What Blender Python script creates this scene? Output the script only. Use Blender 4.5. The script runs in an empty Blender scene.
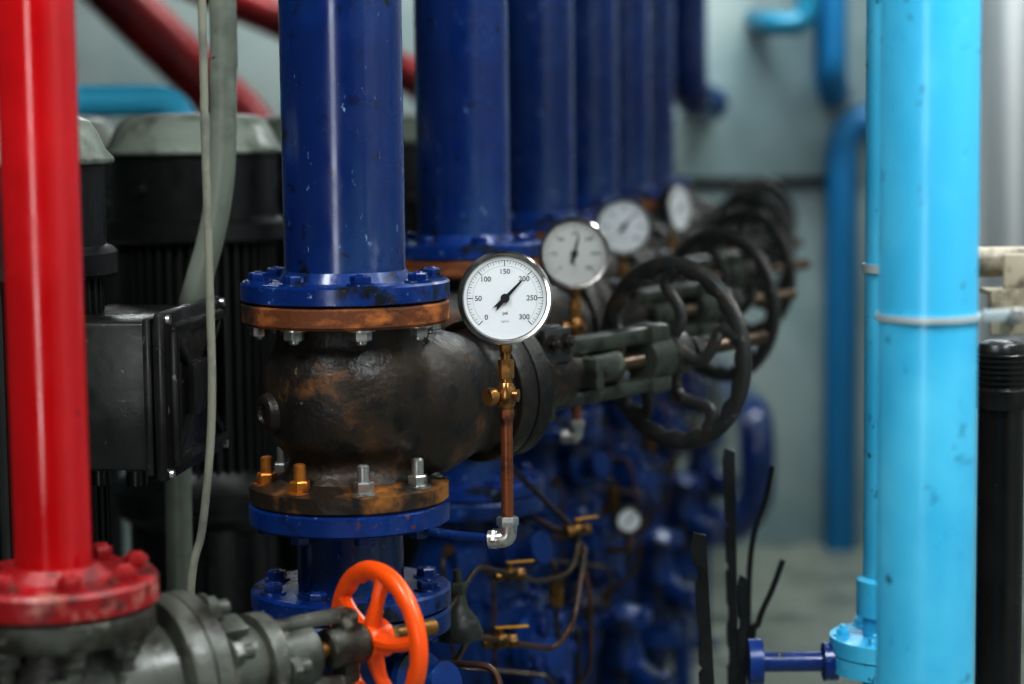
import bpy, bmesh, math, random
from mathutils import Vector, Matrix
random.seed(4)
scene = bpy.context.scene
COL = scene.collection
rad = math.radians

# ------------------------------------------------------------ camera
F = 75.0 / 36.0 * 1024
PITCH = rad(5.94); ROLL = rad(-0.65)
EYE = Vector((0, 0, 1.8))
R3 = Matrix.Rotation(math.pi/2 - PITCH, 3, 'X') @ Matrix.Rotation(ROLL, 3, 'Z')
cd = bpy.data.cameras.new("camera"); cam = bpy.data.objects.new("camera", cd); COL.objects.link(cam)
cd.lens = 75; cd.sensor_width = 36
cam.matrix_world = Matrix.Translation(EYE) @ R3.to_4x4()
cd.dof.use_dof = True; cd.dof.focus_distance = 2.66; cd.dof.aperture_fstop = 2.6
cd.clip_start = 0.05
scene.camera = cam

def loc(u, v, y):
    d = R3 @ Vector(((u-512)/F, -(v-342)/F, -1))
    return EYE + d*(y/d.y)

# ------------------------------------------------------------ materials
def mat(name, col, rough=0.4, metal=0.0, layers=(), bump=0.0, bscale=60, coat=0.0, emit=None, rvar=0.12):
    m = bpy.data.materials.new(name); m.use_nodes = True
    nt = m.node_tree; N = nt.nodes; L = nt.links
    b = N["Principled BSDF"]
    b.inputs["Metallic"].default_value = metal
    b.inputs["Coat Weight"].default_value = coat
    b.inputs["Coat Roughness"].default_value = 0.12
    tc = N.new("ShaderNodeTexCoord")
    rgb = N.new("ShaderNodeRGB"); rgb.outputs[0].default_value = (*col, 1)
    cur = rgb.outputs[0]
    for (c, sc, lo, hi, st) in layers:
        mp = N.new("ShaderNodeMapping"); mp.inputs["Scale"].default_value = st
        L.new(tc.outputs["Object"], mp.inputs["Vector"])
        n = N.new("ShaderNodeTexNoise"); n.inputs["Scale"].default_value = sc
        n.inputs["Detail"].default_value = 6; n.inputs["Roughness"].default_value = 0.6
        L.new(mp.outputs[0], n.inputs["Vector"])
        mr = N.new("ShaderNodeMapRange"); mr.inputs["From Min"].default_value = lo; mr.inputs["From Max"].default_value = hi
        L.new(n.outputs["Fac"], mr.inputs["Value"])
        mx = N.new("ShaderNodeMix"); mx.data_type = 'RGBA'
        L.new(mr.outputs[0], mx.inputs["Factor"]); L.new(cur, mx.inputs["A"])
        mx.inputs["B"].default_value = (*c, 1)
        cur = mx.outputs["Result"]
    L.new(cur, b.inputs["Base Color"])
    n2 = N.new("ShaderNodeTexNoise"); n2.inputs["Scale"].default_value = 14; n2.inputs["Detail"].default_value = 5
    L.new(tc.outputs["Object"], n2.inputs["Vector"])
    mr2 = N.new("ShaderNodeMapRange")
    mr2.inputs["From Min"].default_value = 0.3; mr2.inputs["From Max"].default_value = 0.7
    mr2.inputs["To Min"].default_value = max(0.03, rough-rvar); mr2.inputs["To Max"].default_value = min(1, rough+rvar)
    L.new(n2.outputs["Fac"], mr2.inputs["Value"]); L.new(mr2.outputs[0], b.inputs["Roughness"])
    if bump:
        n3 = N.new("ShaderNodeTexNoise"); n3.inputs["Scale"].default_value = bscale; n3.inputs["Detail"].default_value = 5
        L.new(tc.outputs["Object"], n3.inputs["Vector"])
        bp = N.new("ShaderNodeBump"); bp.inputs["Strength"].default_value = bump; bp.inputs["Distance"].default_value = 0.003
        L.new(n3.outputs["Fac"], bp.inputs["Height"]); L.new(bp.outputs[0], b.inputs["Normal"])
    if emit:
        b.inputs["Emission Color"].default_value = (1, 1, 1, 1); b.inputs["Emission Strength"].default_value = emit
    return m

U = (1, 1, 1)
M_blue = mat("blue_paint", (0.002, 0.022, 0.125), 0.24, layers=[((0.004, 0.045, 0.21), 5, .45, .7, U), ((0.03, 0.075, 0.17), 5, .54, .74, (1, 1, .35)), ((0.2, 0.29, 0.42), 95, .655, .70, (1, 1, .45)), ((0.004, 0.005, 0.010), 26, .60, .69, U)], bump=.09, bscale=30, coat=.35)
M_blueflange = mat("chipped_blue_paint", (0.003, 0.03, 0.16), 0.3, layers=[((0.006, 0.05, 0.24), 8, .45, .65, U), ((0.006, 0.008, 0.015), 22, .54, .64, U), ((0.16, 0.06, 0.02), 34, .63, .70, U), ((0.2, 0.3, 0.44), 80, .64, .70, U)], bump=.2, bscale=60, coat=.2)
M_bluedk = mat("blue_paint_grimy", (0.003, 0.038, 0.18), 0.33, layers=[((0.004, 0.007, 0.014), 9, .50, .64, U), ((0.05, 0.15, 0.36), 45, .62, .70, U)], bump=.2, bscale=40)
M_cyan = mat("cyan_paint", (0.06, 0.46, 0.71), 0.34, layers=[((0.12, 0.58, 0.80), 4, .45, .65, U), ((0.015, 0.10, 0.18), 40, .66, .71, U), ((0.03, 0.25, 0.42), 17, .65, .70, U)], bump=.06, bscale=25, coat=.15)
M_cyanlit = mat("lightened_cyan_paint", (0.06, 0.55, 0.82), 0.5)  # lighter cyan standing in for light the shadowed pipe lacks
M_cyandk = mat("blue_cyan_paint", (0.006, 0.16, 0.34), 0.45)
M_teal = mat("teal_blue_paint", (0.005, 0.17, 0.27), 0.45)
M_red = mat("red_paint", (0.40, 0.003, 0.006), 0.2, layers=[((0.5, 0.007, 0.012), 5, .45, .65, U), ((0.12, 0.003, 0.005), 30, .66, .75, U)], bump=.04, bscale=25, coat=.35)
M_redshade = mat("shaded_red_paint", (0.27, 0.004, 0.006), 0.4, layers=[((0.12, 0.003, 0.004), 3, .45, .6, U)])  # darker copy of the red; shade is put into the colour
M_redrust = mat("red_paint_chipped", (0.26, 0.007, 0.010), 0.42, layers=[((0.38, 0.15, 0.12), 30, .56, .66, U), ((0.04, 0.01, 0.008), 20, .54, .66, U)], bump=.4, bscale=60)
M_orange = mat("orange_paint", (0.9, 0.11, 0.006), 0.33, layers=[((0.45, 0.035, 0.006), 30, .62, .72, U)], bump=.15, bscale=50, coat=.2)
M_black = mat("black_cast_iron", (0.014, 0.0105, 0.008), 0.42, layers=[((0.062, 0.036, 0.018), 6, .42, .62, U), ((0.18, 0.075, 0.025), 12, .59, .72, U), ((0.006, 0.0055, 0.005), 20, .52, .64, U), ((0.15, 0.14, 0.12), 95, .66, .73, U)], bump=.55, bscale=110)
M_blackp = mat("black_motor_paint", (0.007, 0.0075, 0.0075), 0.33, layers=[((0.016, 0.017, 0.016), 8, .5, .7, U), ((0.09, 0.09, 0.08), 75, .68, .74, U)], bump=.1, bscale=50)
M_box = mat("worn_black_paint", (0.009, 0.0095, 0.009), 0.33, layers=[((0.024, 0.025, 0.022), 7, .48, .68, U), ((0.13, 0.13, 0.12), 65, .65, .72, U)], bump=.2, bscale=50)
M_fin = mat("matt_black_fins", (0.008, 0.008, 0.008), 0.5)
M_wheel = mat("dark_grey_iron", (0.030, 0.031, 0.030), 0.40, layers=[((0.07, 0.05, 0.034), 20, .54, .68, U), ((0.15, .15, .14), 50, .62, .72, U)], bump=.4, bscale=90)
M_yoke = mat("worn_grey_green_iron", (0.048, 0.055, 0.044), 0.36, layers=[((0.012, 0.012, 0.010), 14, .48, .62, U), ((0.17, 0.18, 0.155), 30, .60, .71, U)], bump=.4, bscale=90)
M_stem = mat("brown_steel_stem", (0.12, 0.085, 0.06), 0.38, metal=.6, layers=[((0.04, 0.028, 0.02), 40, .5, .65, U)])
M_rust = mat("rusty_flange", (0.16, 0.05, 0.017), 0.6, layers=[((0.02, 0.013, 0.01), 12, .50, .62, U), ((0.48, 0.17, 0.04), 18, .50, .64, (1, 1, 2))], bump=.5, bscale=80)
M_rustblk = mat("rust_stained_iron", (0.03, 0.02, 0.014), 0.45, layers=[((0.36, 0.15, 0.035), 10, .47, .61, U), ((0.009, 0.008, 0.008), 15, .5, .64, U)], bump=.45, bscale=80)
M_steel = mat("galvanised_steel", (0.5, 0.5, 0.48), 0.36, metal=.85, layers=[((0.2, 0.17, 0.14), 60, .52, .68, U)])
M_strap = mat("pale_strap", (0.45, 0.5, 0.51), 0.4, metal=.2)
M_chrome = mat("polished_steel", (0.5, 0.48, 0.46), 0.2, metal=1.0)
M_brassbolt = mat("yellow_zinc_bolt", (0.55, 0.22, 0.04), 0.4, metal=.6, layers=[((0.25, 0.07, 0.02), 60, .5, .65, U)])
M_brass = mat("aged_brass", (0.38, 0.2, 0.065), 0.32, metal=.8, layers=[((0.10, 0.05, 0.02), 50, .48, .66, U)])
M_brassdk = mat("grimy_brass", (0.25, 0.13, 0.035), 0.4, metal=.7, layers=[((0.03, 0.018, 0.01), 40, .48, .64, U)])
M_yellow = mat("yellow_handle", (0.6, 0.3, 0.03), 0.4)
M_copper = mat("aged_copper", (0.26, 0.09, 0.042), 0.4, metal=.6, layers=[((0.06, 0.03, 0.02), 40, .48, .65, U)])
M_tubebrown = mat("brown_grimy_tube", (0.11, 0.055, 0.035), 0.35, metal=.5, layers=[((0.03, 0.02, 0.015), 20, .48, .62, U)])
M_darktube = mat("dark_tarnished_tube", (0.06, 0.043, 0.03), 0.35, metal=.5)
M_grey = mat("grey_valve_paint", (0.095, 0.098, 0.083), 0.36, layers=[((0.02, 0.017, 0.012), 12, .43, .58, U), ((0.27, 0.25, 0.2), 32, .6, .72, U)], bump=.45, bscale=60)
M_beige = mat("grey_beige_conduit", (0.24, 0.24, 0.19), 0.5, layers=[((0.13, 0.135, 0.12), 12, .5, .65, U)])
M_hose = mat("grey_green_hose", (0.25, 0.28, 0.23), 0.45, layers=[((0.17, 0.185, 0.155), 12, .5, .65, U)])
M_cap = mat("worn_green_grey_cover", (0.25, 0.28, 0.235), 0.4, layers=[((0.09, 0.10, 0.08), 10, .50, .64, U), ((0.42, 0.42, 0.36), 45, .64, .72, U)], bump=.15)
M_dial = mat("white_dial", (0.80, 0.82, 0.84), 0.5, rvar=.02)
M_dialg = mat("dull_grey_dial", (0.55, 0.55, 0.53), 0.5, rvar=.02)
M_ink = mat("black_ink", (0.012, 0.012, 0.012), 0.5, rvar=.02)
M_inkg = mat("grey_ink", (0.3, 0.31, 0.32), 0.6, rvar=.02)
M_wall = mat("painted_wall", (0.37, 0.44, 0.425), 0.6, layers=[((0.23, 0.32, 0.33), 1.1, .42, .62, U), ((0.2, 0.23, 0.22), 6, .60, .8, (1, 1, .3))], bump=.05)
M_wallside = mat("dark_side_wall", (0.05, 0.065, 0.065), 0.7, layers=[((0.03, 0.04, 0.04), 2, .42, .62, U)], bump=.05)  # unseen left and front walls coloured dark to cut bounced light
M_wallr = mat("light_panel_wall", (0.35, 0.37, 0.37), 0.55, layers=[((0.65, 0.65, 0.63), 3, .5, .60, (1, 1, .08))])
M_floor = mat("concrete_floor", (0.27, 0.295, 0.25), 0.4, layers=[((0.17, 0.19, 0.165), 3, .45, .65, U), ((0.33, 0.35, 0.31), 8, .55, .7, U)], bump=.1, bscale=20)
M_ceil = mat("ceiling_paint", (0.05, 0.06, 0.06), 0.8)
M_white = mat("cream_bracket_paint", (0.33, 0.285, 0.21), 0.45, layers=[((0.10, 0.085, 0.06), 25, .50, .64, U)])
M_tube = mat("lit_tube", (1, 1, 1), 0.4, emit=6)
M_conc = mat("concrete_plinth", (0.10, 0.11, 0.10), 0.7, bump=.2)

# ------------------------------------------------------------ mesh tools
I4 = Matrix.Identity(4)
T = Matrix.Translation
def frame(o, z, up=Vector((0, 0, 1))):
    z = Vector(z).normalized(); up = Vector(up)
    if abs(z.dot(up)) > .99: up = Vector((0, 1, 0))
    x = up.cross(z).normalized(); y = z.cross(x)
    m = Matrix((x, y, z)).transposed().to_4x4(); m.translation = Vector(o)
    return m
def bend(pts, rr=.12, k=7):
    pts = [Vector(p) for p in pts]; o = [pts[0]]
    for i in range(1, len(pts)-1):
        a = (pts[i-1]-pts[i]).normalized()*rr; c = (pts[i+1]-pts[i]).normalized()*rr
        for j in range(k+1):
            t = j/k; o.append((pts[i]+a)*(1-t)**2+pts[i]*2*t*(1-t)+(pts[i]+c)*t*t)
    o.append(pts[-1]); return o

class MB:
    def __init__(s): s.bm = bmesh.new(); s.mi = 0
    def add(s, vs, fs, M=I4):
        bv = [s.bm.verts.new(M @ Vector(v)) for v in vs]
        for f in fs:
            try:
                ff = s.bm.faces.new([bv[i] for i in f]); ff.material_index = s.mi
            except ValueError: pass
        return s
    def lathe(s, prof, M=I4, n=48, a0=0.0, closed=False):
        vs = []; rings = []
        for (r, z) in prof:
            if r < 1e-6: rings.append([len(vs)]); vs.append((0, 0, z))
            else:
                rings.append(list(range(len(vs), len(vs)+n)))
                for k in range(n):
                    a = a0+2*math.pi*k/n; vs.append((r*math.cos(a), r*math.sin(a), z))
        fs = []; pr = list(zip(rings, rings[1:]))
        if closed: pr.append((rings[-1], rings[0]))
        for A, B in pr:
            if len(A) == 1 and len(B) == 1: continue
            for k in range(n):
                k2 = (k+1) % n
                if len(A) == 1: fs.append((A[0], B[k], B[k2]))
                elif len(B) == 1: fs.append((A[k], A[k2], B[0]))
                else: fs.append((A[k], A[k2], B[k2], B[k]))
        return s.add(vs, fs, M)
    def cyl(s, r, z0, z1, M=I4, n=32, b=0.0):
        if b: return s.lathe([(0, z0), (r-b, z0), (r, z0+b), (r, z1-b), (r-b, z1), (0, z1)], M, n)
        return s.lathe([(0, z0), (r, z0), (r, z1), (0, z1)], M, n)
    def hexa(s, r, z0, z1, M=I4, a0=0):
        b = min(.002, (z1-z0)*.2)
        return s.lathe([(0, z0), (r*.94, z0), (r, z0+b), (r, z1-b), (r*.9, z1), (0, z1)], M, 6, a0)
    def torus(s, R, r, M=I4, n=64, m=12, sz=1.0):
        return s.lathe([(R+r*math.cos(2*math.pi*k/m), r*sz*math.sin(2*math.pi*k/m)) for k in range(m)], M, n, closed=True)
    def griprim(s, R, r, lobes, M=I4, n=160, m=12, sz=.85, amp=.16):
        vs = []; fs = []
        for i in range(n):
            a = 2*math.pi*i/n; g = 1+amp*math.cos(lobes*a)
            for k in range(m):
                t = 2*math.pi*k/m; q = R+r*math.cos(t)*(g if math.cos(t) < 0 else 1)
                vs.append((q*math.cos(a), q*math.sin(a), r*sz*math.sin(t)))
        for i in range(n):
            for k in range(m):
                fs.append((i*m+k, i*m+(k+1) % m, ((i+1) % n)*m+(k+1) % m, ((i+1) % n)*m+k))
        return s.add(vs, fs, M)
    def box(s, sx, sy, sz, c=(0, 0, 0), M=I4, bev=0.0, seg=2):
        t = bmesh.new(); bmesh.ops.create_cube(t, size=1)
        for v in t.verts: v.co = Vector((v.co.x*sx, v.co.y*sy, v.co.z*sz))
        if bev: bmesh.ops.bevel(t, geom=t.edges[:], offset=bev, segments=seg, affect='EDGES', profile=.5)
        t.verts.index_update()
        vs = [v.co + Vector(c) for v in t.verts]; fs = [[v.index for v in f.verts] for f in t.faces]
        t.free(); return s.add(vs, fs, M)
    def tube(s, pts, r, n=16, sm=0, M=I4, caps=True, sq=1.0):
        pts = [Vector(p) for p in pts]
        rs = r if isinstance(r, (list, tuple)) else [r]*len(pts)
        if sm:
            P = [pts[0]*2-pts[1]]+pts+[pts[-1]*2-pts[-2]]; RR = [rs[0]]+list(rs)+[rs[-1]]; o = []; orr = []
            for i in range(1, len(P)-2):
                for k in range(sm):
                    t = k/sm; a, b, c, d = P[i-1], P[i], P[i+1], P[i+2]
                    o.append(.5*((2*b)+(c-a)*t+(2*a-5*b+4*c-d)*t*t+(3*b-a-3*c+d)*t**3))
                    orr.append(RR[i]*(1-t)+RR[i+1]*t)
            o.append(pts[-1]); orr.append(rs[-1]); pts, rs = o, orr
        tang = []
        for i in range(len(pts)):
            a = pts[max(i-1, 0)]; b = pts[min(i+1, len(pts)-1)]; tang.append((b-a).normalized())
        nrm = tang[0].orthogonal().normalized() if abs(tang[0].z) > .9 else Vector((0, 0, 1)).cross(tang[0]).normalized()
        vs = []; fs = []
        for i, p in enumerate(pts):
            nrm = (nrm - tang[i]*nrm.dot(tang[i])).normalized(); bn = tang[i].cross(nrm)
            for k in range(n):
                a = 2*math.pi*k/n; vs.append(p+nrm*(rs[i]*math.cos(a))+bn*(rs[i]*sq*math.sin(a)))
        for i in range(len(pts)-1):
            for k in range(n):
                k2 = (k+1) % n; fs.append((i*n+k, i*n+k2, (i+1)*n+k2, (i+1)*n+k))
        if caps:
            fs.append(tuple(reversed(range(n)))); fs.append(tuple(range((len(pts)-1)*n, len(pts)*n)))
        return s.add(vs, fs, M)
    def prism(s, poly, z0, z1, M=I4):
        n = len(poly); vs = [(x, y, z0) for x, y in poly]+[(x, y, z1) for x, y in poly]
        fs = [(k, (k+1) % n, n+(k+1) % n, n+k) for k in range(n)]+[tuple(reversed(range(n))), tuple(range(n, 2*n))]
        return s.add(vs, fs, M)
    def text(s, body, size, M, off=0.0):
        cu = bpy.data.curves.new("t", 'FONT'); cu.body = body; cu.size = size; cu.align_x = 'CENTER'; cu.align_y = 'CENTER'
        cu.offset = size*off
        ob = bpy.data.objects.new("t", cu); COL.objects.link(ob)
        dg = bpy.context.evaluated_depsgraph_get(); me = bpy.data.meshes.new_from_object(ob.evaluated_get(dg))
        vs = [v.co.copy() for v in me.vertices]; fs = [tuple(p.vertices) for p in me.polygons]
        bpy.data.objects.remove(ob); bpy.data.curves.remove(cu); bpy.data.meshes.remove(me)
        return s.add(vs, fs, M)
    def mesh(s, name, mats, smooth=True, ang=35, remesh=0.0, iters=8):
        bmesh.ops.recalc_face_normals(s.bm, faces=s.bm.faces[:])
        me = bpy.data.meshes.new(name); s.bm.to_mesh(me); s.bm.free()
        if remesh:
            ob = bpy.data.objects.new("t", me); COL.objects.link(ob)
            m1 = ob.modifiers.new("r", 'REMESH'); m1.mode = 'VOXEL'; m1.voxel_size = remesh
            m2 = ob.modifiers.new("s", 'SMOOTH'); m2.factor = .5; m2.iterations = iters
            dg = bpy.context.evaluated_depsgraph_get(); me2 = bpy.data.meshes.new_from_object(ob.evaluated_get(dg))
            bpy.data.objects.remove(ob); bpy.data.meshes.remove(me); me = me2; me.name = name; me.materials.clear()
        if not isinstance(mats, (list, tuple)): mats = [mats]
        for m in mats: me.materials.append(m)
        if smooth:
            me.polygons.foreach_set("use_smooth", [True]*len(me.polygons))
            if not remesh: me.set_sharp_from_angle(angle=rad(ang))
        return me

def obj(name, me, parent=None, M=None, label=None):
    o = bpy.data.objects.new(name, me); COL.objects.link(o)
    if parent: o.parent = parent
    if M is not None: o.matrix_basis = M
    if label: o["label"] = label
    return o
def part(name, mb, mats, parent, M=None, label=None, **k):
    return obj(name, mb.mesh(name, mats, **k), parent, M, label)
def top(name, me, p, label, cat, group=None, rz=0):
    o = bpy.data.objects.new(name, me); COL.objects.link(o)
    o.matrix_basis = T(Vector(p)) @ Matrix.Rotation(rz, 4, 'Z')
    o["label"] = label; o["category"] = cat
    if group: o["group"] = group
    return o
def single(name, mb, mats, p, label, cat, group=None, **k):
    return top(name, mb.mesh(name, mats, **k), p, label, cat, group)
def dup(o, off, rz=0, parent=None, skip=()):
    c = o.copy(); COL.objects.link(c)
    if parent is None:
        mb_ = o.matrix_basis.copy()
        c.matrix_basis = T(mb_.translation+Vector(off)) @ Matrix.Rotation(rz, 4, 'Z') @ mb_.to_3x3().to_4x4()
    else:
        c.parent = parent
    for ch in list(o.children):
        if not any(ch.name.startswith(k) for k in skip): dup(ch, off, 0, c, skip)
    return c
def ringbolts(parent, me, n, R, z, a0, M=I4, flip=False, alt=None):
    for k in range(n):
        a = a0+2*math.pi*k/n
        m = M @ T((R*math.cos(a), R*math.sin(a), z)) @ Matrix.Rotation(a*3.1, 4, 'Z')
        if flip: m = m @ Matrix.Rotation(math.pi, 4, 'X')
        obj("bolt", (alt[k] if alt and k in alt else me), parent, m)

# ------------------------------------------------------------ room
CEIL = 3.4; WB = 8.9; XL = -2.6; XR = 1.92; YF = -3.0
def struct(name, x0, x1, y0, y1, z0, z1, m):
    mb = MB(); mb.box(x1-x0, y1-y0, z1-z0)
    o = obj(name, mb.mesh(name, m, smooth=False)); o.location = ((x0+x1)/2, (y0+y1)/2, (z0+z1)/2)
    o["kind"] = "structure"; return o
struct("floor", XL-.1, XR+.1, YF-.1, WB+.1, -.1, 0, M_floor)
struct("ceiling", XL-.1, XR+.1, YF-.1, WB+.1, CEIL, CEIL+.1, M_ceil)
struct("wall_back", XL-.1, XR+.1, WB, WB+.1, 0, CEIL, M_wall)
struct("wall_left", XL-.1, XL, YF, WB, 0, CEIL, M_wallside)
struct("wall_right", XR, XR+.1, YF, WB, 0, CEIL, M_wallr)
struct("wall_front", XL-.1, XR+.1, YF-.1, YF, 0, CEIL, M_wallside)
struct("trim_1", .35, 1.45, WB-.02, WB, 1.51, 1.55, M_blackp)

# ------------------------------------------------------------ bolt meshes
def bm_nut(m, r=.0125, h=.012, sr=.0065, sh=.02, washer=True):
    b = MB()
    if washer: b.cyl(r*1.3, 0, .0025, n=20)
    b.hexa(r, .0025, .0025+h); b.lathe([(0, .002), (sr, .002), (sr, h+sh), (sr*.7, h+sh+.002), (0, h+sh+.002)], n=14)
    return b.mesh("bolt", m, ang=30)
N_stud = bm_nut(M_steel, .0135, .014, .008, .022)
N_gold = bm_nut(M_brassbolt, .0135, .014, .008, .022)
N_under = bm_nut(M_steel, .0135, .012, .007, .006)
N_blue = bm_nut(M_blueflange, .0135, .010, .007, .002)
N_black = bm_nut(M_black, .010, .009, .005, .004)
N_red = bm_nut(M_redrust, .0125, .011, .0085, .004)
N_greystud = bm_nut(M_grey, .0145, .014, .0085, .016)
N_cyan = bm_nut(M_cyan, .010, .009, .005, .006)

STEP = Vector((.136, .86, 0))
NST = 6
A0 = rad(-90+14)
P0 = Vector((-.216, 2.77, 0))
def make_riser():
    r = top("riser_pipe", None, P0+Vector((0, 0, 1.569)), "dark blue vertical pipe with bolted flange above a valve", "pipe", "blue riser pipes")
    b = MB(); b.lathe([(0, .002), (.079, .002), (.079, CEIL-1.571), (0, CEIL-1.571)], n=64)
    b.torus(.079, .004, T((0, 0, .03)), m=8)
    part("pipe", b, M_blue, r)
    b = MB(); b.lathe([(.05, .002), (.133, .002), (.136, .004), (.136, .024), (.133, .027), (.088, .027), (.080, .04), (.05, .04)], n=64)
    part("flange", b, M_blueflange, r)
    ringbolts(r, N_blue, 8, .113, .027, A0)
    return r
AX = Vector((.471, .48, .024)).normalized()
def make_valve():
    r = top("globe_valve", None, P0+Vector((0, 0, 1.307)), "black cast iron valve with spoked handwheel and rusty flanges", "valve", "row of handwheel valves")
    Fm = frame((0, 0, .112), AX)
    b = MB()
    b.lathe([(0, .020), (.100, .020), (.092, .032), (.080, .042), (.077, .054), (.081, .064), (.096, .076), (.107, .094), (.1125, .118), (.113, .144), (.109, .172), (.100, .194), (.092, .208), (.091, .228), (.096, .240), (0, .240)], n=72)
    b.lathe([(0, -.03), (.09, -.02), (.104, .02), (.110, .06), (.109, .10), (.102, .14), (.090, .18), (.082, .205), (.083, .220), (.092, .232), (0, .232)], Fm, 72)
    part("valve_body", b, M_black, r, remesh=.005, iters=7)
    b = MB(); Qb = frame((0, 0, .125), (-.86, -.51, -.02)); b.lathe([(0, .09), (.030, .09), (.026, .114), (.023, .120), (.019, .122), (.013, .122), (.011, .118), (0, .118)], Qb, 28)
    part("side_boss", b, M_black, r)
    b = MB(); b.lathe([(0, .228), (.098, .228), (.1, .231), (.1, .256), (.098, .259), (0, .259)], Fm, 64); part("body_flange", b, M_black, r)
    b = MB(); b.lathe([(.05, 0), (.128, 0), (.131, .003), (.131, .022), (.1, .030), (.08, .034), (.05, .034)], n=64)
    part("lower_flange", b, M_rustblk, r, label="rust-stained iron flange with steel studs")
    b = MB(); b.lathe([(.05, .234), (.131, .234), (.135, .238), (.135, .259), (.132, .262), (.05, .262)], n=64)
    part("upper_flange", b, M_rust, r, label="orange-brown rusted iron flange")
    ringbolts(r, N_stud, 8, .108, .024, A0, alt={6: N_gold, 7: N_gold})
    ringbolts(r, N_under, 8, .113, .234, A0, flip=True)
    b = MB(); b.lathe([(0, .261), (.099, .261), (.1, .264), (.1, .287), (.097, .290), (.075, .291), (.068, .31), (.058, .335), (.048, .36), (.044, .40), (.03, .402), (.03, .43), (0, .43)], Fm, 64)
    part("bonnet", b, M_black, r)
    ringbolts(r, N_black, 8, .084, .290, rad(22), Fm)
    b = MB()
    b.box(.040, .024, .29, (0, .038, .475), Fm, .006)
    b.box(.034, .022, .29, (0, -.038, .475), Fm, .006)
    for s in (1, -1):
        b.box(.064, .034, .04, (0, s*.044, .345), Fm, .007)
        b.box(.054, .028, .045, (0, s*.038, .605), Fm, .007)
    b.box(.050, .086, .034, (0, 0, .608), Fm, .007)
    b.lathe([(0, .585), (.032, .585), (.037, .590), (.037, .630), (.032, .635), (0, .635)], Fm, 32)
    part("yoke", b, M_yoke, r)
    b = MB(); b.box(.10, .044, .018, (0, 0, .44), Fm, .004); b.lathe([(0, .41), (.027, .41), (.027, .52), (.020, .525), (0, .525)], Fm, 24)
    part("packing_gland", b, M_yoke, r)
    for s in (1, -1): obj("bolt", N_black, r, Fm @ T((s*.038, 0, .449)))
    b = MB(); b.box(.05, .02, .06, (.0, .066, .36), Fm, .004); b.box(.012, .05, .055, (-.038, .05, .36), Fm, .003)
    part("position_bracket", b, M_wheel, r)
    for s in (1, -1): obj("bolt", N_black, r, frame(Fm @ Vector((-.044, .055, .36+s*.014)), Fm.to_3x3() @ Vector((-1, 0, 0))))
    b = MB(); pr = [(0, .36)]
    t = .36
    while t < .885:
        pr += [(.0125, t), (.0105, t+.003)]; t += .006
    pr += [(0, t)]
    b.lathe(pr, Fm, 16); part("stem", b, M_stem, r)
    b = MB(); b.hexa(.022, .70, .722, Fm); part("stem_nut", b, M_wheel, r)
    W = obj("handwheel", None, r, Fm @ T((0, 0, .662)))
    R = .135
    b = MB(); b.griprim(R, .0145, 20, sz=.6, amp=.2)
    part("rim", b, M_wheel, W)
    for k in range(5):
        a0 = 2*math.pi*k/5+.4; pts = []; rr = []
        for i in range(13):
            s_ = i/12; q = .022+(R-.026)*s_; a = a0+.26*math.sin(2*math.pi*s_)+.12*math.sin(math.pi*s_)
            pts.append((q*math.cos(a), q*math.sin(a), -.012*(1-s_))); rr.append(.013-.0035*math.sin(math.pi*s_)+(.003 if i in (0, 12) else 0))
        b = MB(); b.tube(pts, rr, 10, 2, sq=.7); part("spoke", b, M_wheel, W)
    b = MB(); b.lathe([(0, -.025), (.028, -.025), (.034, -.021), (.034, .012), (.025, .02), (0, .02)], n=32)
    part("hub", b, M_wheel, W)
    return r
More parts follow.
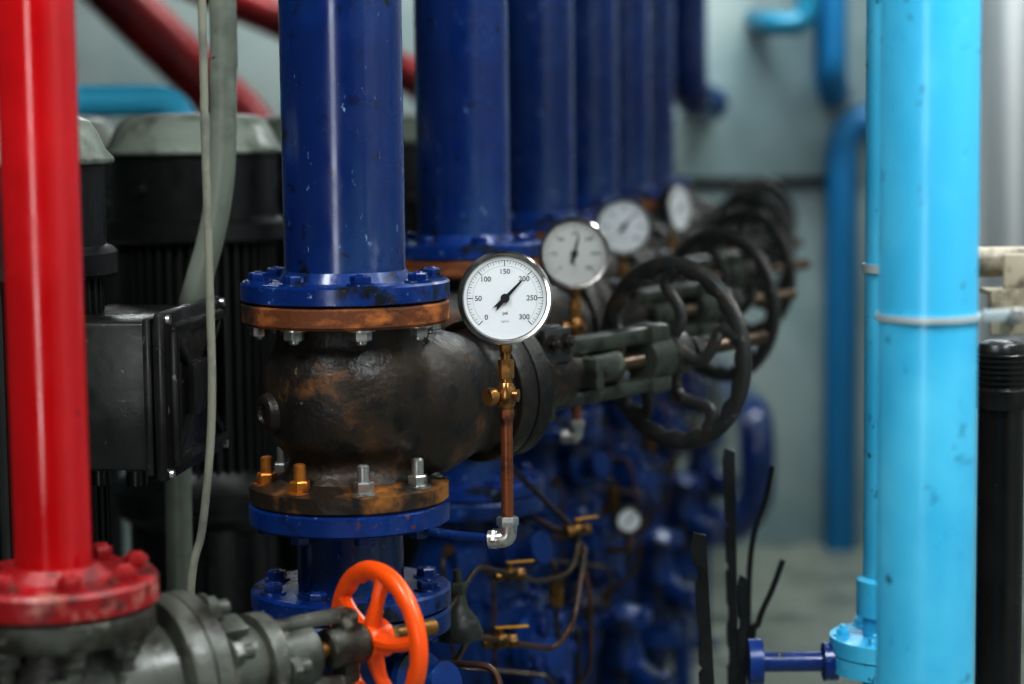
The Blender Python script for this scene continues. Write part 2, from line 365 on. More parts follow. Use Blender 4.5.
def make_gauge():
    r = top("pressure_gauge", None, Vector((-.008, 2.62, 1.282)), "round white-faced pressure gauge in steel case on copper stem", "gauge", "row of pressure gauges")
    G = Matrix.Translation((0, 0, .300)) @ Matrix.Rotation(math.pi/2, 4, 'X')   # local z -> world -y
    c = MB()
    c.lathe([(0, -.036), (.046, -.036), (.053, -.032), (.053, -.006), (.0585, -.004), (.0585, .004), (.056, .0065), (.0525, .006), (.0515, .001), (0, .001)], G, 96)
    part("gauge_case", c, M_chrome, r)
    def mkdial(par, m):
        d = MB(); d.lathe([(0, .0012), (.0512, .0012), (.0512, .0022), (0, .0022)], G, 96); part("dial", d, m, par)
    mkdial(r, M_dial)
    k_ = MB()
    for i in range(61):
        a = rad(225-270*i/60)
        if i % 10 == 0: l, w = .0065, .0009
        elif i % 2 == 0: l, w = .0042, .00045
        else: l, w = .0028, .0003
        k_.box(l, w, .0003, (.0465-l/2, 0, .0024), G @ Matrix.Rotation(a, 4, 'Z'))
    N_ = 54
    vs = []
    for i in range(N_+1):
        a = rad(225-270*i/N_)
        for q in (.0465, .0469): vs.append((q*math.cos(a), q*math.sin(a), .0024))
    k_.add(vs, [(2*i, 2*i+1, 2*i+3, 2*i+2) for i in range(N_)], G)
    for i, tx in enumerate(["0", "50", "100", "150", "200", "250", "300"]):
        a = rad(225-270*i/6); q = .033 if i not in (2, 4) else .0335
        k_.text(tx, .0090, G @ T((q*math.cos(a), q*math.sin(a)-.0003, .0025)))
    k_.text("psi", .006, G @ T((0, -.0185, .0025)))
    part("scale_markings", k_, M_ink, r, smooth=False)
    k_ = MB(); k_.text("kg/cm²", .0038, G @ T((0, -.0285, .0025)))
    vs = []
    for i in range(N_+1):
        a = rad(225-270*i/N_)
        for q in (.0395, .0398): vs.append((q*math.cos(a), q*math.sin(a), .0024))
    k_.add(vs, [(2*i, 2*i+1, 2*i+3, 2*i+2) for i in range(N_)], G)
    part("inner_scale", k_, M_inkg, r, smooth=False)
    def needle(ang, par=r):
        n_ = MB()
        n_.add([(-.019, -.0030, 0), (-.014, .0, 0), (-.019, .0030, 0), (0, .0022, 0), (.027, .0012, 0), (.033, 0, 0), (.027, -.0012, 0), (0, -.0022, 0)], [(0, 1, 3, 7), (1, 2, 3), (3, 4, 6, 7), (4, 5, 6)])
        n_.cyl(.0055, -.001, .002, n=24)
        part("needle", n_, M_ink, par, G @ T((0, 0, .0042)) @ Matrix.Rotation(rad(ang), 4, 'Z'), smooth=False)
    needle(46)
    Yb = .018
    def S(z): return T((0, Yb, z))
    b = MB(); b.hexa(.0085, .232, .247, S(0)); b.cyl(.0065, .222, .236, S(0), 20); b.hexa(.0105, .198, .222, S(0)); b.cyl(.0075, .19, .2, S(0), 20)
    part("gauge_socket", b, M_brass, r)
    cock = obj("gauge_cock", None, r)
    b = MB(); b.lathe([(0, .160), (.008, .160), (.0115, .166), (.0125, .176), (.0115, .187), (.008, .193), (0, .193)], S(0), 24)
    b.cyl(.008, -.016, .016, frame((0, Yb, .177), (1, -.3, 0)), 20); part("cock_body", b, M_brass, cock)
    b = MB(); b.lathe([(0, .014), (.006, .014), (.006, .017), (.011, .019), (.0118, .024), (.011, .030), (0, .031)], frame((0, Yb, .177), (-.8, -.6, 0)), 24)
    part("cock_knob", b, M_brass, cock)
    b = MB(); b.tube([(0, Yb, .012), (0, Yb, .162)], .0078, 20); b.hexa(.0095, .148, .16, S(0)); part("stem_tube", b, M_copper, r)
    b = MB(); b.tube([(0, Yb, .022), (0, Yb, .004), (-.004, Yb, -.004), (-.024, Yb+.004, -.006)], [.012, .0115, .0115, .0115], 16, 4); b.hexa(.014, .012, .024, S(0)); b.hexa(.0135, .012, .022, frame((0, Yb, -.005), (-1, .2, 0)))
    part("elbow_fitting", b, M_steel, r)
    b = MB(); b.tube([(-.02, Yb+.003, -.005), (-.08, .06, -.006), (-.142, .125, -.006)], .0062, 12, 5); part("sensing_tube", b, M_blue, r, label="thin dark blue tube")
    return r, needle, mkdial
def make_spool():
    r = top("spool_pipe", None, P0+Vector((0, 0, 1.166)), "short blue flanged pipe section below a valve", "pipe", "blue spool pieces")
    b = MB(); b.lathe([(0, 0), (.070, 0), (.070, .138), (0, .138)], n=56); part("pipe", b, M_blue, r)
    for z0, z1 in ((.112, .140), (0, .026)):
        b = MB(); b.lathe([(.04, z0), (.128, z0), (.132, z0+.003), (.132, z1-.003), (.128, z1), (.04, z1)], n=64)
        part("flange", b, M_blueflange, r)
    ringbolts(r, N_blue, 8, .108, .026, A0+.2)
    ringbolts(r, N_blue, 8, .108, .112, A0, flip=True)
    return r
def make_check():
    r = top("check_valve", None, P0+Vector((0, 0, .76)), "grimy blue check valve with side cover and pilot tubing", "valve", "blue check valves")
    b = MB()
    b.lathe([(0, 0), (.128, 0), (.131, .003), (.131, .025), (.09, .03), (.078, .05), (.085, .08), (.100, .12), (.108, .16), (.105, .19), (.128, .195), (.128, .225), (.105, .23), (.10, .27), (.085, .31), (.08, .34), (.09, .372), (.131, .376), (.131, .400), (.128, .404), (0, .404)], n=56)
    Q = frame((0, 0, .12), (.85, -.5, .1))
    b.lathe([(0, 0), (.062, 0), (.062, .13), (.075, .133), (.075, .148), (0, .148)], Q, 40)
    Q3 = frame((0, 0, .285), (.75, -.65, .25)); b.lathe([(0, 0), (.036, 0), (.036, .115), (.046, .118), (.046, .13), (.022, .134), (.022, .16), (.028, .162), (.028, .175), (0, .178)], Q3, 28)
    part("valve_body", b, M_bluedk, r)
    b = MB(); b.lathe([(0, .15), (.075, .15), (.075, .164), (.045, .17), (.04, .18), (0, .183)], Q, 40); part("cover", b, M_bluedk, r)
    ringbolts(r, N_blue, 6, .06, .164, 0, Q)
    ringbolts(r, N_blue, 8, .117, .225, A0+.1)
    ringbolts(r, N_blue, 8, .108, .376, A0+.2, flip=True)
    def route(P, q, m):
        b = MB(); b.tube(bend(P, .022, 5), q, 10); part("pilot_tube", b, m, r)
        for e, f in ((P[0], P[1]), (P[-1], P[-2])):
            b = MB(); Qf = frame(e, Vector(f)-Vector(e)); b.hexa(q*2.5, 0, .018, Qf); b.hexa(q*1.9, .018, .030, Qf); part("tube_fitting", b, M_brassdk, r)
    route([(.075, -.05, .30), (.15, -.10, .30), (.15, -.10, .17), (.19, -.02, .17), (.19, .04, .05), (.12, .03, .012)], .0042, M_darktube)
    route([(.03, -.085, .29), (.045, -.15, .29), (.045, -.15, .10), (.025, -.10, .06)], .0038, M_tubebrown)
    route([(-.03, -.085, .32), (-.04, -.16, .32), (-.02, -.17, .14), (.14, -.16, .12), (.14, -.16, .03), (.09, -.10, .012)], .0042, M_darktube)
    route([(.08, .03, .32), (.19, .0, .32), (.21, -.02, .22), (.21, -.02, .09), (.128, -.0, .01)], .0045, M_tubebrown)
    Q2 = frame((.15, -.10, .25), (0, 0, 1), (0, 1, 0))
    b = MB(); b.hexa(.012, -.026, -.01, Q2); b.lathe([(0, -.014), (.011, -.012), (.013, 0), (.011, .012), (0, .014)], Q2, 16); b.hexa(.012, .01, .026, Q2)
    part("bypass_cock", b, M_brassdk, r, label="grimy brass cock")
    b = MB(); b.cyl(.005, 0, .022, frame((.15, -.10, .25), (.3, -.9, 0)), 12); b.box(.010, .003, .05, (.156, -.122, .262), I4, .001)
    part("cock_lever", b, M_brassdk, r, label="small brass lever handle")
    return r
def make_strainer():
    r = top("pipe_strainer", None, P0+Vector((.175, .10, 0)), "small grimy blue flanged strainer on a stand pipe", "valve", "blue strainers")
    b = MB(); b.lathe([(0, 0), (.06, 0), (.06, .01), (.028, .012), (.028, .44), (.07, .442), (.07, .462), (0, .462)], n=32); part("stand_pipe", b, M_bluedk, r)
    b = MB(); b.lathe([(0, .464), (.07, .464), (.07, .482), (.04, .485), (.045, .52), (.055, .56), (.055, .62), (.042, .66), (.04, .70), (.07, .702), (.07, .722), (.06, .726), (.03, .74), (0, .742)], n=36)
    Q = frame((0, 0, .61), (.75, -.6, -.45)); b.lathe([(0, 0), (.036, 0), (.036, .10), (.05, .102), (.05, .12), (.022, .124), (.02, .14), (0, .14)], Q, 28)
    part("strainer_body", b, M_bluedk, r)
    ringbolts(r, N_blue, 6, .056, .722, .3)
    return r
PUM = Vector((-.68, 2.83, 0)); YAW = rad(-7.5)
def make_elbow():
    r = top("discharge_elbow", None, P0, "grimy blue flanged pipe elbow feeding a check valve", "pipe", "blue discharge elbows")
    b = MB(); d = (PUM-P0); d.z = 0; d.normalize(); L = (PUM-P0).length
    pts = [d*(L-.205)+Vector((0, 0, .35)), d*.14+Vector((0, 0, .35)), d*.07+Vector((0, 0, .365)), d*.02+Vector((0, 0, .41)), Vector((0, 0, .49)), Vector((0, 0, .757))]
    b.tube(pts, .068, 28, 5); part("pipe", b, M_bluedk, r)
    b = MB(); b.lathe([(.05, .732), (.131, .732), (.131, .758), (.05, .758)], n=48); part("flange", b, M_bluedk, r)
    b = MB(); b.cyl(.03, 0, .3, n=20); b.cyl(.08, 0, .015, n=24); part("support_foot", b, M_blackp, r)
    return r
def make_pump():
    r = top("vertical_pump", None, PUM, "blue and black vertical pump on a concrete plinth", "pump", "vertical pumps", YAW)
    b = MB(); b.box(.40, .46, .1, (0, 0, .05), bev=.01); part("plinth", b, M_conc, r)
    b = MB(); b.lathe([(0, .1), (.19, .1), (.19, .13), (.15, .14), (.17, .22), (.2, .3), (.2, .4), (.17, .46), (.13, .5), (0, .5)], n=48); part("volute", b, M_bluedk, r)
    b = MB(); b.lathe([(0, .5), (.15, .5), (.15, .52), (.115, .53), (.11, .8), (.115, 1.1), (.15, 1.13), (.15, 1.15), (0, 1.15)], n=40)
    for k in range(4):
        b.box(.02, .05, .58, (.115, 0, .82), Matrix.Rotation(k*math.pi/2+.5, 4, 'Z'), .004)
    part("pedestal", b, M_blackp, r)
    return r
def make_motor():
    r = top("electric_motor", None, PUM+Vector((0, 0, 1.15)), "black vertical finned electric motor with pale worn top cover", "motor", "vertical electric motors", YAW)
    b = MB(); b.lathe([(0, 0), (.155, 0), (.155, .022), (.135, .04), (.125, .06), (0, .06)], n=56); part("end_bell", b, M_blackp, r)
    poly = []; nf = 44
    for k in range(nf):
        a = 2*math.pi*k/nf; w = 2*math.pi/nf
        for da, q in ((0, .114), (.30*w, .114), (.36*w, .136), (.64*w, .136), (.70*w, .114)): poly.append((q*math.cos(a+da), q*math.sin(a+da)))
    b = MB(); b.prism(poly, .06, .45); part("finned_housing", b, M_fin, r, ang=20)
    b = MB(); b.lathe([(0, .45), (.150, .45), (.156, .455), (.156, .482), (.150, .488), (.1415, .492), (.1415, .596), (.138, .600), (0, .600)], n=64)
    part("fan_cowl", b, M_blackp, r)
    b = MB(); b.lathe([(0, .598), (.152, .598), (.155, .602), (.154, .607), (.144, .618), (.134, .640), (.124, .655), (.108, .663), (.07, .667), (0, .668)], n=64); part("rain_cover", b, M_cap, r, label="worn pale green-grey tapered top cover", ang=60)
    b = MB(); b.hexa(.011, .139, .152, frame((0, 0, .54), (-.4, -.92, 0))); part("cowl_bolt", b, M_blackp, r)
    return r
def make_box(r):
    tb = obj("terminal_box", None, r, T((0, 0, .308)))
    b = MB(); b.box(.15, .26, .19, (.177, -.005, 0), bev=.008); b.box(.05, .13, .12, (.12, 0, 0))
    b.box(.012, .272, .20, (.242, -.005, 0), bev=.004); part("box", b, M_box, tb)
    b = MB(); b.box(.016, .278, .214, (.259, -.005, 0), bev=.006)
    for s in (1, -1):
        b.box(.014, .235, .014, (.2705, -.005, s*.084), bev=.004); b.box(.014, .014, .17, (.2705, -.005+s*.113, 0), bev=.004)
        b.box(.010, .255, .013, (.2695, 0, 0), T((0, -.005, 0)) @ Matrix.Rotation(s*rad(36), 4, 'X'), .003)
    b.box(.015, .11, .07, (.270, -.005, 0), bev=.004)
    part("box_cover", b, M_box, tb, label="worn black cover with raised edges and ribs")
    for sy in (1, -1):
        for sz in (1, -1):
            b = MB(); b.cyl(.006, 0, .005, frame((.267, -.005+sy*.129, sz*.098), (1, 0, 0)), 14); part("screw", b, M_steel, tb)
    for sx in (.14, .19):
        b = MB(); b.cyl(.014, -.13, -.09, T((sx, -.03, 0)), 20); b.hexa(.019, -.11, -.095, T((sx, -.03, 0))); part("cable_gland", b, M_blackp, tb)

risers = [make_riser()]; valves = [make_valve()]; g0, mkneedle, mkdial = make_gauge()
spools = [make_spool()]; checks = [make_check()]; elbows = [make_elbow()]; pumps = [make_pump()]; motors = [make_motor()]; strs = [make_strainer()]
make_box(motors[0])
vy = [0, -2, -3, 0, 3, 5]; gy = [0, -4, 2, 56]; nd = [43, 76, 52, 40]
gdx = [0, -.024, -.034, .01]
for i in range(1, NST):
    off = STEP*i
    risers.append(dup(risers[0], off)); valves.append(dup(valves[0], off, rad(vy[i])))
    spools.append(dup(spools[0], off)); checks.append(dup(checks[0], off)); elbows.append(dup(elbows[0], off)); strs.append(dup(strs[0], off))
    pumps.append(dup(pumps[0], off)); motors.append(dup(motors[0], off, skip=("terminal_box",) if i == 1 else ()))
    if i < 4:
        g = dup(g0, off+Vector((gdx[i], 0, 0)), rad(gy[i]), skip=("needle", "dial"))
        mkneedle(nd[i], g); mkdial(g, M_dialg if i == 1 else M_dial)
for off in ((-.30, 1.75, 0), (-.62, .55, 0)):  # added pump and motor copies that fill the gap behind with dark
    dup(pumps[0], off); dup(motors[0], off, skip=("terminal_box",))

# ------------------------------------------------------------ red pipe and small gate valve with orange wheel
RX, RY = -.461, 2.1
def make_red():
    r = top("fire_main_pipe", None, (RX, RY, 1.324), "glossy red vertical pipe with chipped bolted flange", "pipe")
    b = MB(); b.lathe([(0, .002), (.0385, .002), (.0385, CEIL-1.328), (0, CEIL-1.328)], n=56); b.torus(.039, .004, T((0, 0, .034)), m=8); part("pipe", b, M_red, r)
    b = MB(); b.lathe([(.03, 0), (.101, 0), (.104, .003), (.104, .024), (.101, .028), (.056, .029), (.043, .040), (.03, .040)], n=56); part("flange", b, M_redrust, r)
    ringbolts(r, N_red, 8, .083, .028, rad(-68))
    return r
make_red()
def make_gate():
    r = top("gate_valve", None, (RX, RY, 1.11), "small grey gate valve with bright orange handwheel", "valve")
    d = Vector((.77, .63, .01)).normalized(); Q = frame((0, 0, .108), d)
    b = MB(); b.lathe([(0, 0), (.09, 0), (.092, .003), (.092, .02), (.06, .026), (.055, .04), (.065, .06), (.076, .09), (.076, .135), (.066, .165), (.062, .175), (.098, .184), (.1, .187), (.1, .209), (.097, .213), (0, .213)], n=56)
    b.lathe([(0, 0), (.073, 0), (.073, .05), (.070, .09), (.074, .105), (.092, .110), (.094, .114), (.094, .132), (0, .132)], Q, 48)
    b.hexa(.02, .07, .092, frame((0, 0, .13), (.25, -.95, .1)))
    part("valve_body", b, M_grey, r)
    ringbolts(r, N_greystud, 8, .083, .184, rad(-68), flip=True)
    b = MB(); b.lathe([(0, .134), (.094, .134), (.094, .153), (.090, .157), (.062, .158), (.054, .17), (.048, .185), (.046, .225), (.056, .226), (.056, .245), (.034, .247), (.034, .30), (.028, .305), (0, .305)], Q, 48)
    for k in range(4):
        b.box(.012, .03, .05, (.058, 0, .18), Q @ Matrix.Rotation(k*math.pi/2+.4, 4, 'Z'), .003)
    part("bonnet", b, M_grey, r)
    ringbolts(r, N_greystud, 8, .079, .156, .3, Q)
    b = MB()
    for s in (1, -1):
        b.box(.024, .014, .12, (0, s*.036, .30), Q, .005)
    b.box(.028, .084, .022, (0, 0, .352), Q, .006); b.cyl(.023, .325, .374, Q, 24, .003)
    part("yoke", b, M_grey, r)
    for s in (1, -1):
        obj("bolt", N_greystud, r, Q @ T((s*.042, 0, .244)))
    b = MB(); b.cyl(.0095, .25, .475, Q, 16); part("stem", b, M_brassdk, r)
    W = obj("handwheel", None, r, Q @ T((0, 0, .396)))
    b = MB(); b.griprim(.077, .0115, 16, amp=.12); part("rim", b, M_orange, W)
    for k in range(5):
        a = 2*math.pi*k/5+.5
        b = MB(); b.tube([(.012*math.cos(a), .012*math.sin(a), -.01), (.045*math.cos(a+.08), .045*math.sin(a+.08), -.008), (.073*math.cos(a), .073*math.sin(a), 0)], [.0115, .008, .009], 10, 5); part("spoke", b, M_orange, W)
    b = MB(); b.lathe([(0, -.02), (.02, -.02), (.022, -.016), (.022, .008), (0, .010)], n=28); part("hub", b, M_orange, W)
    b = MB(); b.hexa(.014, .010, .022); part("wheel_nut", b, M_brassdk, W)
    return r
make_gate()
b = MB(); b.lathe([(0, 0), (.075, 0), (.075, .012), (.0375, .014), (.0375, 1.082), (.09, 1.084), (.09, 1.108), (0, 1.108)], n=48)
single("fire_main_stand_pipe", b, M_red, (RX, RY, 0), "red flanged pipe standing on the floor below a valve", "pipe")

# ------------------------------------------------------------ conduits
pts = [loc(201, -30, 2.5), loc(204, 100, 2.5), loc(207, 200, 2.5), loc(210, 300, 2.5), loc(212, 380, 2.5), loc(210, 450, 2.5), loc(202, 530, 2.5), loc(190, 600, 2.5)]
pts = [Vector((pts[0].x-.003, 2.5, CEIL))]+pts+[Vector((-.41, 2.52, .9)), Vector((-.42, 2.52, .005))]
b = MB(); b.tube(pts, .0050, 16, 6); single("flexible_conduit", b, M_beige, (0, 0, 0), "thin grey-beige flexible conduit hanging beside motors", "cable")
D_ = 3.06
pts = [loc(222, -30, D_), loc(223, 60, D_), loc(223, 140, D_), loc(219, 195, D_), loc(209, 245, D_), loc(196, 290, D_), loc(184, 340, D_), loc(178, 420, D_)]
pts = [Vector((pts[0].x, D_, CEIL))]+pts+[Vector((-.49, D_, .9)), Vector((-.49, D_, .005))]
b = MB(); b.tube(pts, .0195, 18, 6); single("flexible_hose", b, M_hose, (0, 0, 0), "thick pale grey-green hose curving down behind a terminal box", "hose")

# ------------------------------------------------------------ right-hand cyan pipes
CX = (930-512)/F*2.1
b = MB(); b.lathe([(0, 0), (.11, 0), (.11, .015), (.0485, .017), (.0485, CEIL-.002), (0, CEIL-.002)], n=64)
single("cyan_pipe", b, M_cyan, (CX, 2.1, 0), "large bright cyan vertical pipe with paint chips", "pipe")
p2 = loc(893, 620, 3.0)
r = top("cyan_flanged_pipe", None, (p2.x, 3.0, p2.z-.05), "cyan vertical pipe ending in a bolted flange", "pipe")
b = MB(); b.lathe([(0, .005), (.043, .005), (.043, CEIL-(p2.z-.05)), (0, CEIL-(p2.z-.05))], n=48); b.lathe([(.043, .06), (.052, .06), (.052, .11), (.043, .115)], n=48); part("pipe", b, M_cyan, r)
b = MB(); b.lathe([(.02, .005), (.09, .005), (.09, .028), (.05, .03), (.02, .03)], n=48); part("flange", b, M_cyan, r)
ringbolts(r, N_cyan, 6, .072, .028, rad(-120))
r2 = top("cyan_flanged_stand", None, (p2.x, 3.0, 0), "cyan flanged stand pipe with dark blue side branch", "pipe")
zt = p2.z-.047
b = MB(); b.lathe([(0, 0), (.08, 0), (.08, .012), (.043, .014), (.043, zt-.026), (.09, zt-.024), (.09, zt), (0, zt)], n=48); part("pipe", b, M_cyan, r2)
b = MB(); q = loc(755, 662, 3.0); b.tube([(-.04, 0, q.z), (q.x-p2.x, 0, q.z)], .0145, 20); b.cyl(.034, -.01, .01, frame((q.x-p2.x, 0, q.z), (1, 0, 0)), 24); b.cyl(.028, -.01, .01, frame((-.09, 0, q.z), (1, 0, 0)), 24)
part("side_branch", b, M_blueflange, r2, label="dark blue small-bore branch pipe")
zc = loc(930, 316, 2.1).z
r = top("pipe_clamp", None, (CX, 2.1, zc), "thin pale steel strap clamp around the cyan pipe", "clamp")
b = MB(); b.lathe([(.0487, -.003), (.0515, -.003), (.0515, .003), (.0487, .003)], n=64, closed=True); part("strap", b, M_strap, r)
b = MB(); b.box(.045, .006, .012, (.075, -.004, 0), bev=.001); part("tab", b, M_strap, r)
b = MB(); b.hexa(.009, 0, .01, frame((.085, -.007, 0), (0, -1, 0))); b.cyl(.004, 0, .02, frame((.085, -.007, 0), (0, -1, 0)), 12); part("bolt", b, M_steel, r)
z2 = loc(868, 268, 3.0).z
b = MB(); b.lathe([(.0432, -.006), (.047, -.006), (.047, .006), (.0432, .006)], n=48, closed=True)
single("pipe_clamp", b, M_strap, (p2.x, 3.0, z2), "thin steel strap around the flanged cyan pipe", "clamp")
a = loc(974, 262, 2.32)
r = top("wall_conduit", None, a, "worn cream horizontal conduit running to the wall", "conduit")
b = MB(); b.cyl(.0165, 0, XR-a.x, frame((0, 0, 0), (1, .0, .0)), 28, .002); part("conduit", b, M_white, r)
bx = loc(984, 308, 2.3)
r = top("wall_bracket", None, bx, "worn cream clamp bracket fixed to the wall", "bracket")
L = XR-bx.x
b = MB(); b.box(L, .05, .006, (L/2, 0, .018), bev=.002); b.box(L, .006, .03, (L/2, -.02, .003), bev=.002); part("arm", b, M_white, r)
b = MB(); b.box(.055, .008, .05, (.0275, -.028, -.002), bev=.003); b.box(.03, .006, .07, (.03, -.022, .025), bev=.003); part("clamp_plate", b, M_white, r)
b = MB(); b.hexa(.008, 0, .009, frame((.02, -.032, -.008), (0, -1, 0))); b.cyl(.004, 0, .018, frame((.02, -.032, -.008), (0, -1, 0)), 12); part("bolt", b, M_steel, r)
bp = loc(1001, 420, 2.5)
r = top("black_pipe", None, (bp.x, 2.5, 0), "slim black vertical pipe topped by a ribbed threaded coupling", "pipe")
zt = loc(1001, 340, 2.5).z; z3 = loc(1001, 397, 2.5).z
b = MB(); b.lathe([(0, 0), (.05, 0), (.05, .012), (.027, .014), (.027, z3+.01), (0, z3+.01)], n=40); part("pipe", b, M_blackp, r)
pr = [(.020, z3-.012), (.032, z3-.012), (.034, z3-.008), (.034, z3+.010), (.030, z3+.014)]
t = z3+.016
while t < zt-.014:
    pr += [(.030, t), (.0325, t+.0015), (.0325, t+.003), (.030, t+.0045)]; t += .0065
pr += [(.030, zt-.012), (.026, zt-.004), (.018, zt), (0, zt)]
b = MB(); b.lathe(pr, n=40); part("threaded_coupling", b, M_box, r)

# ------------------------------------------------------------ black ragged bars and wires
def notched(u0, v0, u1, v1, y, w, label, seed):
    rn = random.Random(seed)
    a = loc(u0, v0, y); c = loc(u1, v1, y); d = (a-c).normalized(); foot = c-d*(c.z/d.z)
    L = (a-foot).length; b = MB(); M = frame((0, 0, 0), a-foot, Vector((0, -1, 0)))
    poly = [(-w, 0), (w, 0)]; t = .03
    while t < L-.05:
        q = w*rn.uniform(.45, .75); g = rn.uniform(.008, .03)
        poly += [(w*rn.uniform(.9, 1.1), t), (q, t+.006), (q, t+g), (w, t+g+.005)]; t += g+rn.uniform(.03, .07)
    poly += [(w*1.3, L-.02), (w*.8, L), (-w*.7, L-.005)]
    Mx = M @ Matrix(((1, 0, 0, 0), (0, 0, 1, 0), (0, 1, 0, 0), (0, 0, 0, 1)))
    b.prism(poly, -.006, .006, Mx)
    return single("ragged_steel_bar", b, M_blackp, foot, label, "bar", "black steel bars", smooth=False)
notched(730, 448, 734, 684, 3.2, .009, "tall black ragged steel bar standing on the floor", 3)
notched(700, 532, 708, 684, 2.9, .011, "short black ragged steel bar leaning slightly", 5)
notched(744, 575, 742, 684, 3.0, .007, "narrow black steel bar standing on the floor", 7)
for pts, y in (([(773, 466), (766, 500), (752, 545), (748, 620), (750, 700)], 3.3), ([(783, 560), (772, 590), (758, 625), (752, 690)], 3.2)):
    P = [loc(u, v, y) for u, v in pts]; P.append(Vector((P[-1].x, y, .004)))
    b = MB(); b.tube(P, [.0045]*len(P), 10, 5); single("bent_wire", b, M_blackp, (0, 0, 0), "thin black bent wire rising from the floor", "wire", "black bent wires")

# ------------------------------------------------------------ background pipes
def bgpipe(name, pts, r, m, label):
    b = MB(); b.tube(pts, r, 24, 0)
    return single(name, b, m, (0, 0, 0), label, "pipe")
a = loc(840, 540, 8.8); c = loc(842, 118, 8.8); e = loc(905, 118, 8.8)
bgpipe("wall_pipe", bend([Vector((a.x, 8.8, .0)), c, e, Vector((e.x, 8.8, CEIL))], .15), .066, M_cyandk, "blue vertical pipe with elbows running along the back wall")
a = loc(830, 84, 8.6)
bgpipe("wall_pipe", bend([Vector((a.x, 8.6, CEIL)), a, Vector((a.x+.06, WB, a.z-.03))], .12), .066, M_cyandk, "dark teal-blue drop pipe turning into the back wall")
c = loc(772, 24, 8.5)
bgpipe("wall_pipe", bend([Vector((c.x-.02, WB, c.z+.03)), c, Vector((c.x+.14, 8.5, c.z)), Vector((c.x+.14, 8.5, CEIL))], .07), .045, M_teal, "short teal-blue elbow pipe from the ceiling to the wall")
a = loc(688, 98, 7.6)
bgpipe("wall_pipe", bend([Vector((a.x, 7.6, CEIL)), a, Vector((a.x+.12, 7.95, a.z-.02)), Vector((a.x+.15, WB, a.z-.02))], .12), .066, M_blue, "dark blue pipe turning into the back wall")
a = loc(757, 420, 7.6); c = loc(757, 525, 7.6); e = loc(640, 538, 7.6)
bgpipe("wall_pipe", bend([Vector((a.x, WB, a.z)), a, c, e, Vector((e.x, 7.6, 0))], .17), .065, M_blue, "dark blue curved pipe bending near the back wall")
c = loc(182, 100, 5.0)
bgpipe("branch_pipe", bend([Vector((XL, 5.0, c.z)), c, Vector((c.x, 5.0, 0))], .07), .037, M_cyanlit, "lightened cyan pipe crossing behind the motors and turning down")
a = loc(110, -10, 7.7); c = loc(235, 112, 7.7); d = (a-c); d *= (CEIL-c.z)/d.z; e = c-d*.06
bgpipe("sloping_pipe", bend([c+d, e, Vector((e.x, e.y, 0))], .12), .095, M_redshade, "shade-darkened red sloping pipe coming down from the ceiling")
a = loc(215, -8, 8.1); c = loc(410, 76, 8.1); d = (a-c); e = c-d*.14; d *= (CEIL-c.z)/d.z
bgpipe("sloping_pipe", bend([c+d, e, Vector((e.x, e.y, 0))], .12), .07, M_redshade, "red sloping pipe passing behind blue pipes")

# ------------------------------------------------------------ small-bore tubing and fittings in the lower middle
def ctube(P, r, m, label, gp="small-bore tubes"):
    b = MB(); b.tube(bend(P, .03, 6), r, 12); return single("small_bore_tube", b, m, (0, 0, 0), label, "tube", gp)
ctube([Vector((-.13, 2.75, 1.10)), loc(478, 566, 3.05), loc(540, 582, 3.3), loc(572, 574, 3.35), loc(580, 535, 3.4), Vector((.0, 3.58, 1.21))], .0042, M_darktube, "dark bent tube between blue pump fittings")
ctube([Vector((-.13, 2.75, 1.00)), loc(470, 636, 3.0), loc(556, 650, 3.2), loc(574, 620, 3.25), loc(586, 545, 3.5), Vector((.0, 3.60, 1.14))], .0045, M_tubebrown, "brown bent tube beside blue pumps")
def bvalve(p, rz, s, lbl):
    r = top("small_ball_valve", None, p, lbl, "valve", "small brass valves", rz)
    b = MB(); Q = frame((0, 0, 0), (1, 0, 0)); b.hexa(.011*s, -.026*s, -.012*s, Q); b.hexa(.011*s, .012*s, .026*s, Q); b.lathe([(0, -.014*s), (.008*s, -.014*s), (.012*s, -.005*s), (.012*s, .005*s), (.008*s, .014*s), (0, .014*s)], Q, 20); b.cyl(.005*s, 0, .02*s, n=14)
    part("valve_body", b, M_brassdk, r)
    b = MB(); b.box(.05*s, .010*s, .003*s, (.018*s, 0, .020*s), bev=.001); part("lever", b, M_yellow, r)
L_ = "grimy brass ball valve with yellow lever on thin tube"
bvalve(loc(510, 574, 3.18), .3, .9, L_); bvalve(loc(500, 641, 3.07), .2, 1.0, L_); bvalve(loc(578, 530, 3.39), .6, .9, L_)
p = loc(458, 624, 2.95)
b = MB(); b.lathe([(0, -.02), (.034, -.02), (.036, -.012), (.03, .004), (.014, .026), (.011, .045), (0, .045)], n=32); b.hexa(.014, .045, .06); b.cyl(.006, .06, .078, n=14)
single("air_vent", b, M_yoke, p, "grey cone-shaped air vent with narrow tip", "vent")
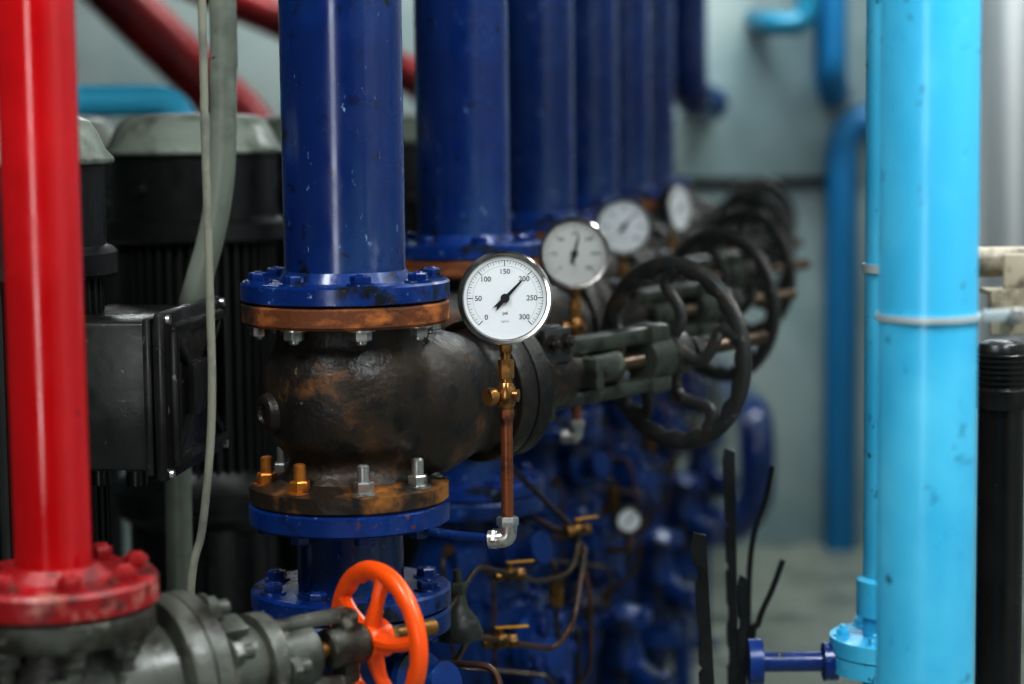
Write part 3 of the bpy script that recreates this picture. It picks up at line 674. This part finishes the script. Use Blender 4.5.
for st, (dx, dy, z), rr in ((2, (.18, -.17, .98), .030), (3, (.14, -.2, 1.16), .026)):
    p = P0+STEP*st+Vector((dx, dy, z)); p.z = z; r = top("small_dial_gauge", None, p, "small white-faced dial gauge on blue check valve", "gauge", "small dial gauges", rad(8))
    G = Matrix.Rotation(math.pi/2, 4, 'X')
    b = MB(); b.lathe([(0, -.025), (rr*.9, -.025), (rr, -.02), (rr, .004), (rr*.82, .004), (rr*.82, 0), (0, 0)], G, 40); part("gauge_case", b, M_black, r)
    b = MB(); b.lathe([(0, .0005), (rr*.8, .0005), (rr*.8, .0015), (0, .0015)], G, 40); part("dial", b, M_dial, r)
    b = MB(); b.box(rr*1.1, .0025, .001, (.004, 0, .003), G @ Matrix.Rotation(.8, 4, 'Z')); part("needle", b, M_ink, r)
    b = MB(); b.tube([(0, .012, -rr+.002), (0, .012, -rr-.03), (-.05, .08, -rr-.05)], .007, 12, 4); part("stem", b, M_brassdk, r)

# ------------------------------------------------------------ lights
def fixture(x, y, L=1.2, along='Y', power=60):
    r = top("unseen_fluorescent_fixture", None, (x, y, CEIL-.12), "unseen white ceiling fluorescent fixture with lit tubes", "light", "ceiling fluorescents", 0 if along == 'Y' else math.pi/2)
    b = MB(); b.box(.16, L, .05, (0, 0, .025), bev=.005); b.box(.02, .02, .07, (0, L*.4, .085)); b.box(.02, .02, .07, (0, -L*.4, .085)); part("housing", b, M_white, r)
    for s in (1, -1):
        b = MB(); b.tube([(s*.04, -L*.48, -.018), (s*.04, L*.48, -.018)], .013, 14); part("tube", b, M_tube, r)
    l = bpy.data.lights.new("fixture_light", 'AREA'); l.shape = 'RECTANGLE'; l.size = .3; l.size_y = L; l.energy = power; l.color = (.94, .99, 1.0)
    lo = bpy.data.objects.new("fixture_light", l); COL.objects.link(lo); lo.parent = r; lo.location = (0, 0, -.05)
fixture(-1.0, 1.3, power=54); fixture(1.0, 1.3, power=76)
fixture(1.0, 7.9, along='X', power=50); fixture(-1.0, 8.0, along='X', power=30)  # unseen fixtures added to wash the back wall with light
fixture(1.3, 3.2, power=32); fixture(1.35, 5.6, power=18)  # unseen fixtures added to brighten the dials, lower pumps and floor
l = bpy.data.lights.new("added_front_light", 'AREA'); l.shape = 'RECTANGLE'; l.size = .8; l.size_y = 2.0; l.energy = 42; l.color = (.96, .98, 1)  # area lamp added behind the camera for pipe highlights; no doorway there
lo = bpy.data.objects.new("added_front_light", l); COL.objects.link(lo); lo.location = (-1.3, -2.5, 1.7)
lo.rotation_euler = (Vector((-.1, 2.8, 1.5))-lo.location).to_track_quat('-Z', 'Y').to_euler()
w = bpy.data.worlds.new("world"); scene.world = w; w.use_nodes = True
w.node_tree.nodes["Background"].inputs[0].default_value = (.45, .62, .7, 1); w.node_tree.nodes["Background"].inputs[1].default_value = .02
scene.view_settings.view_transform = 'Standard'; scene.view_settings.look = 'None'
scene.view_settings.exposure = 0.10; scene.view_settings.gamma = 0.80
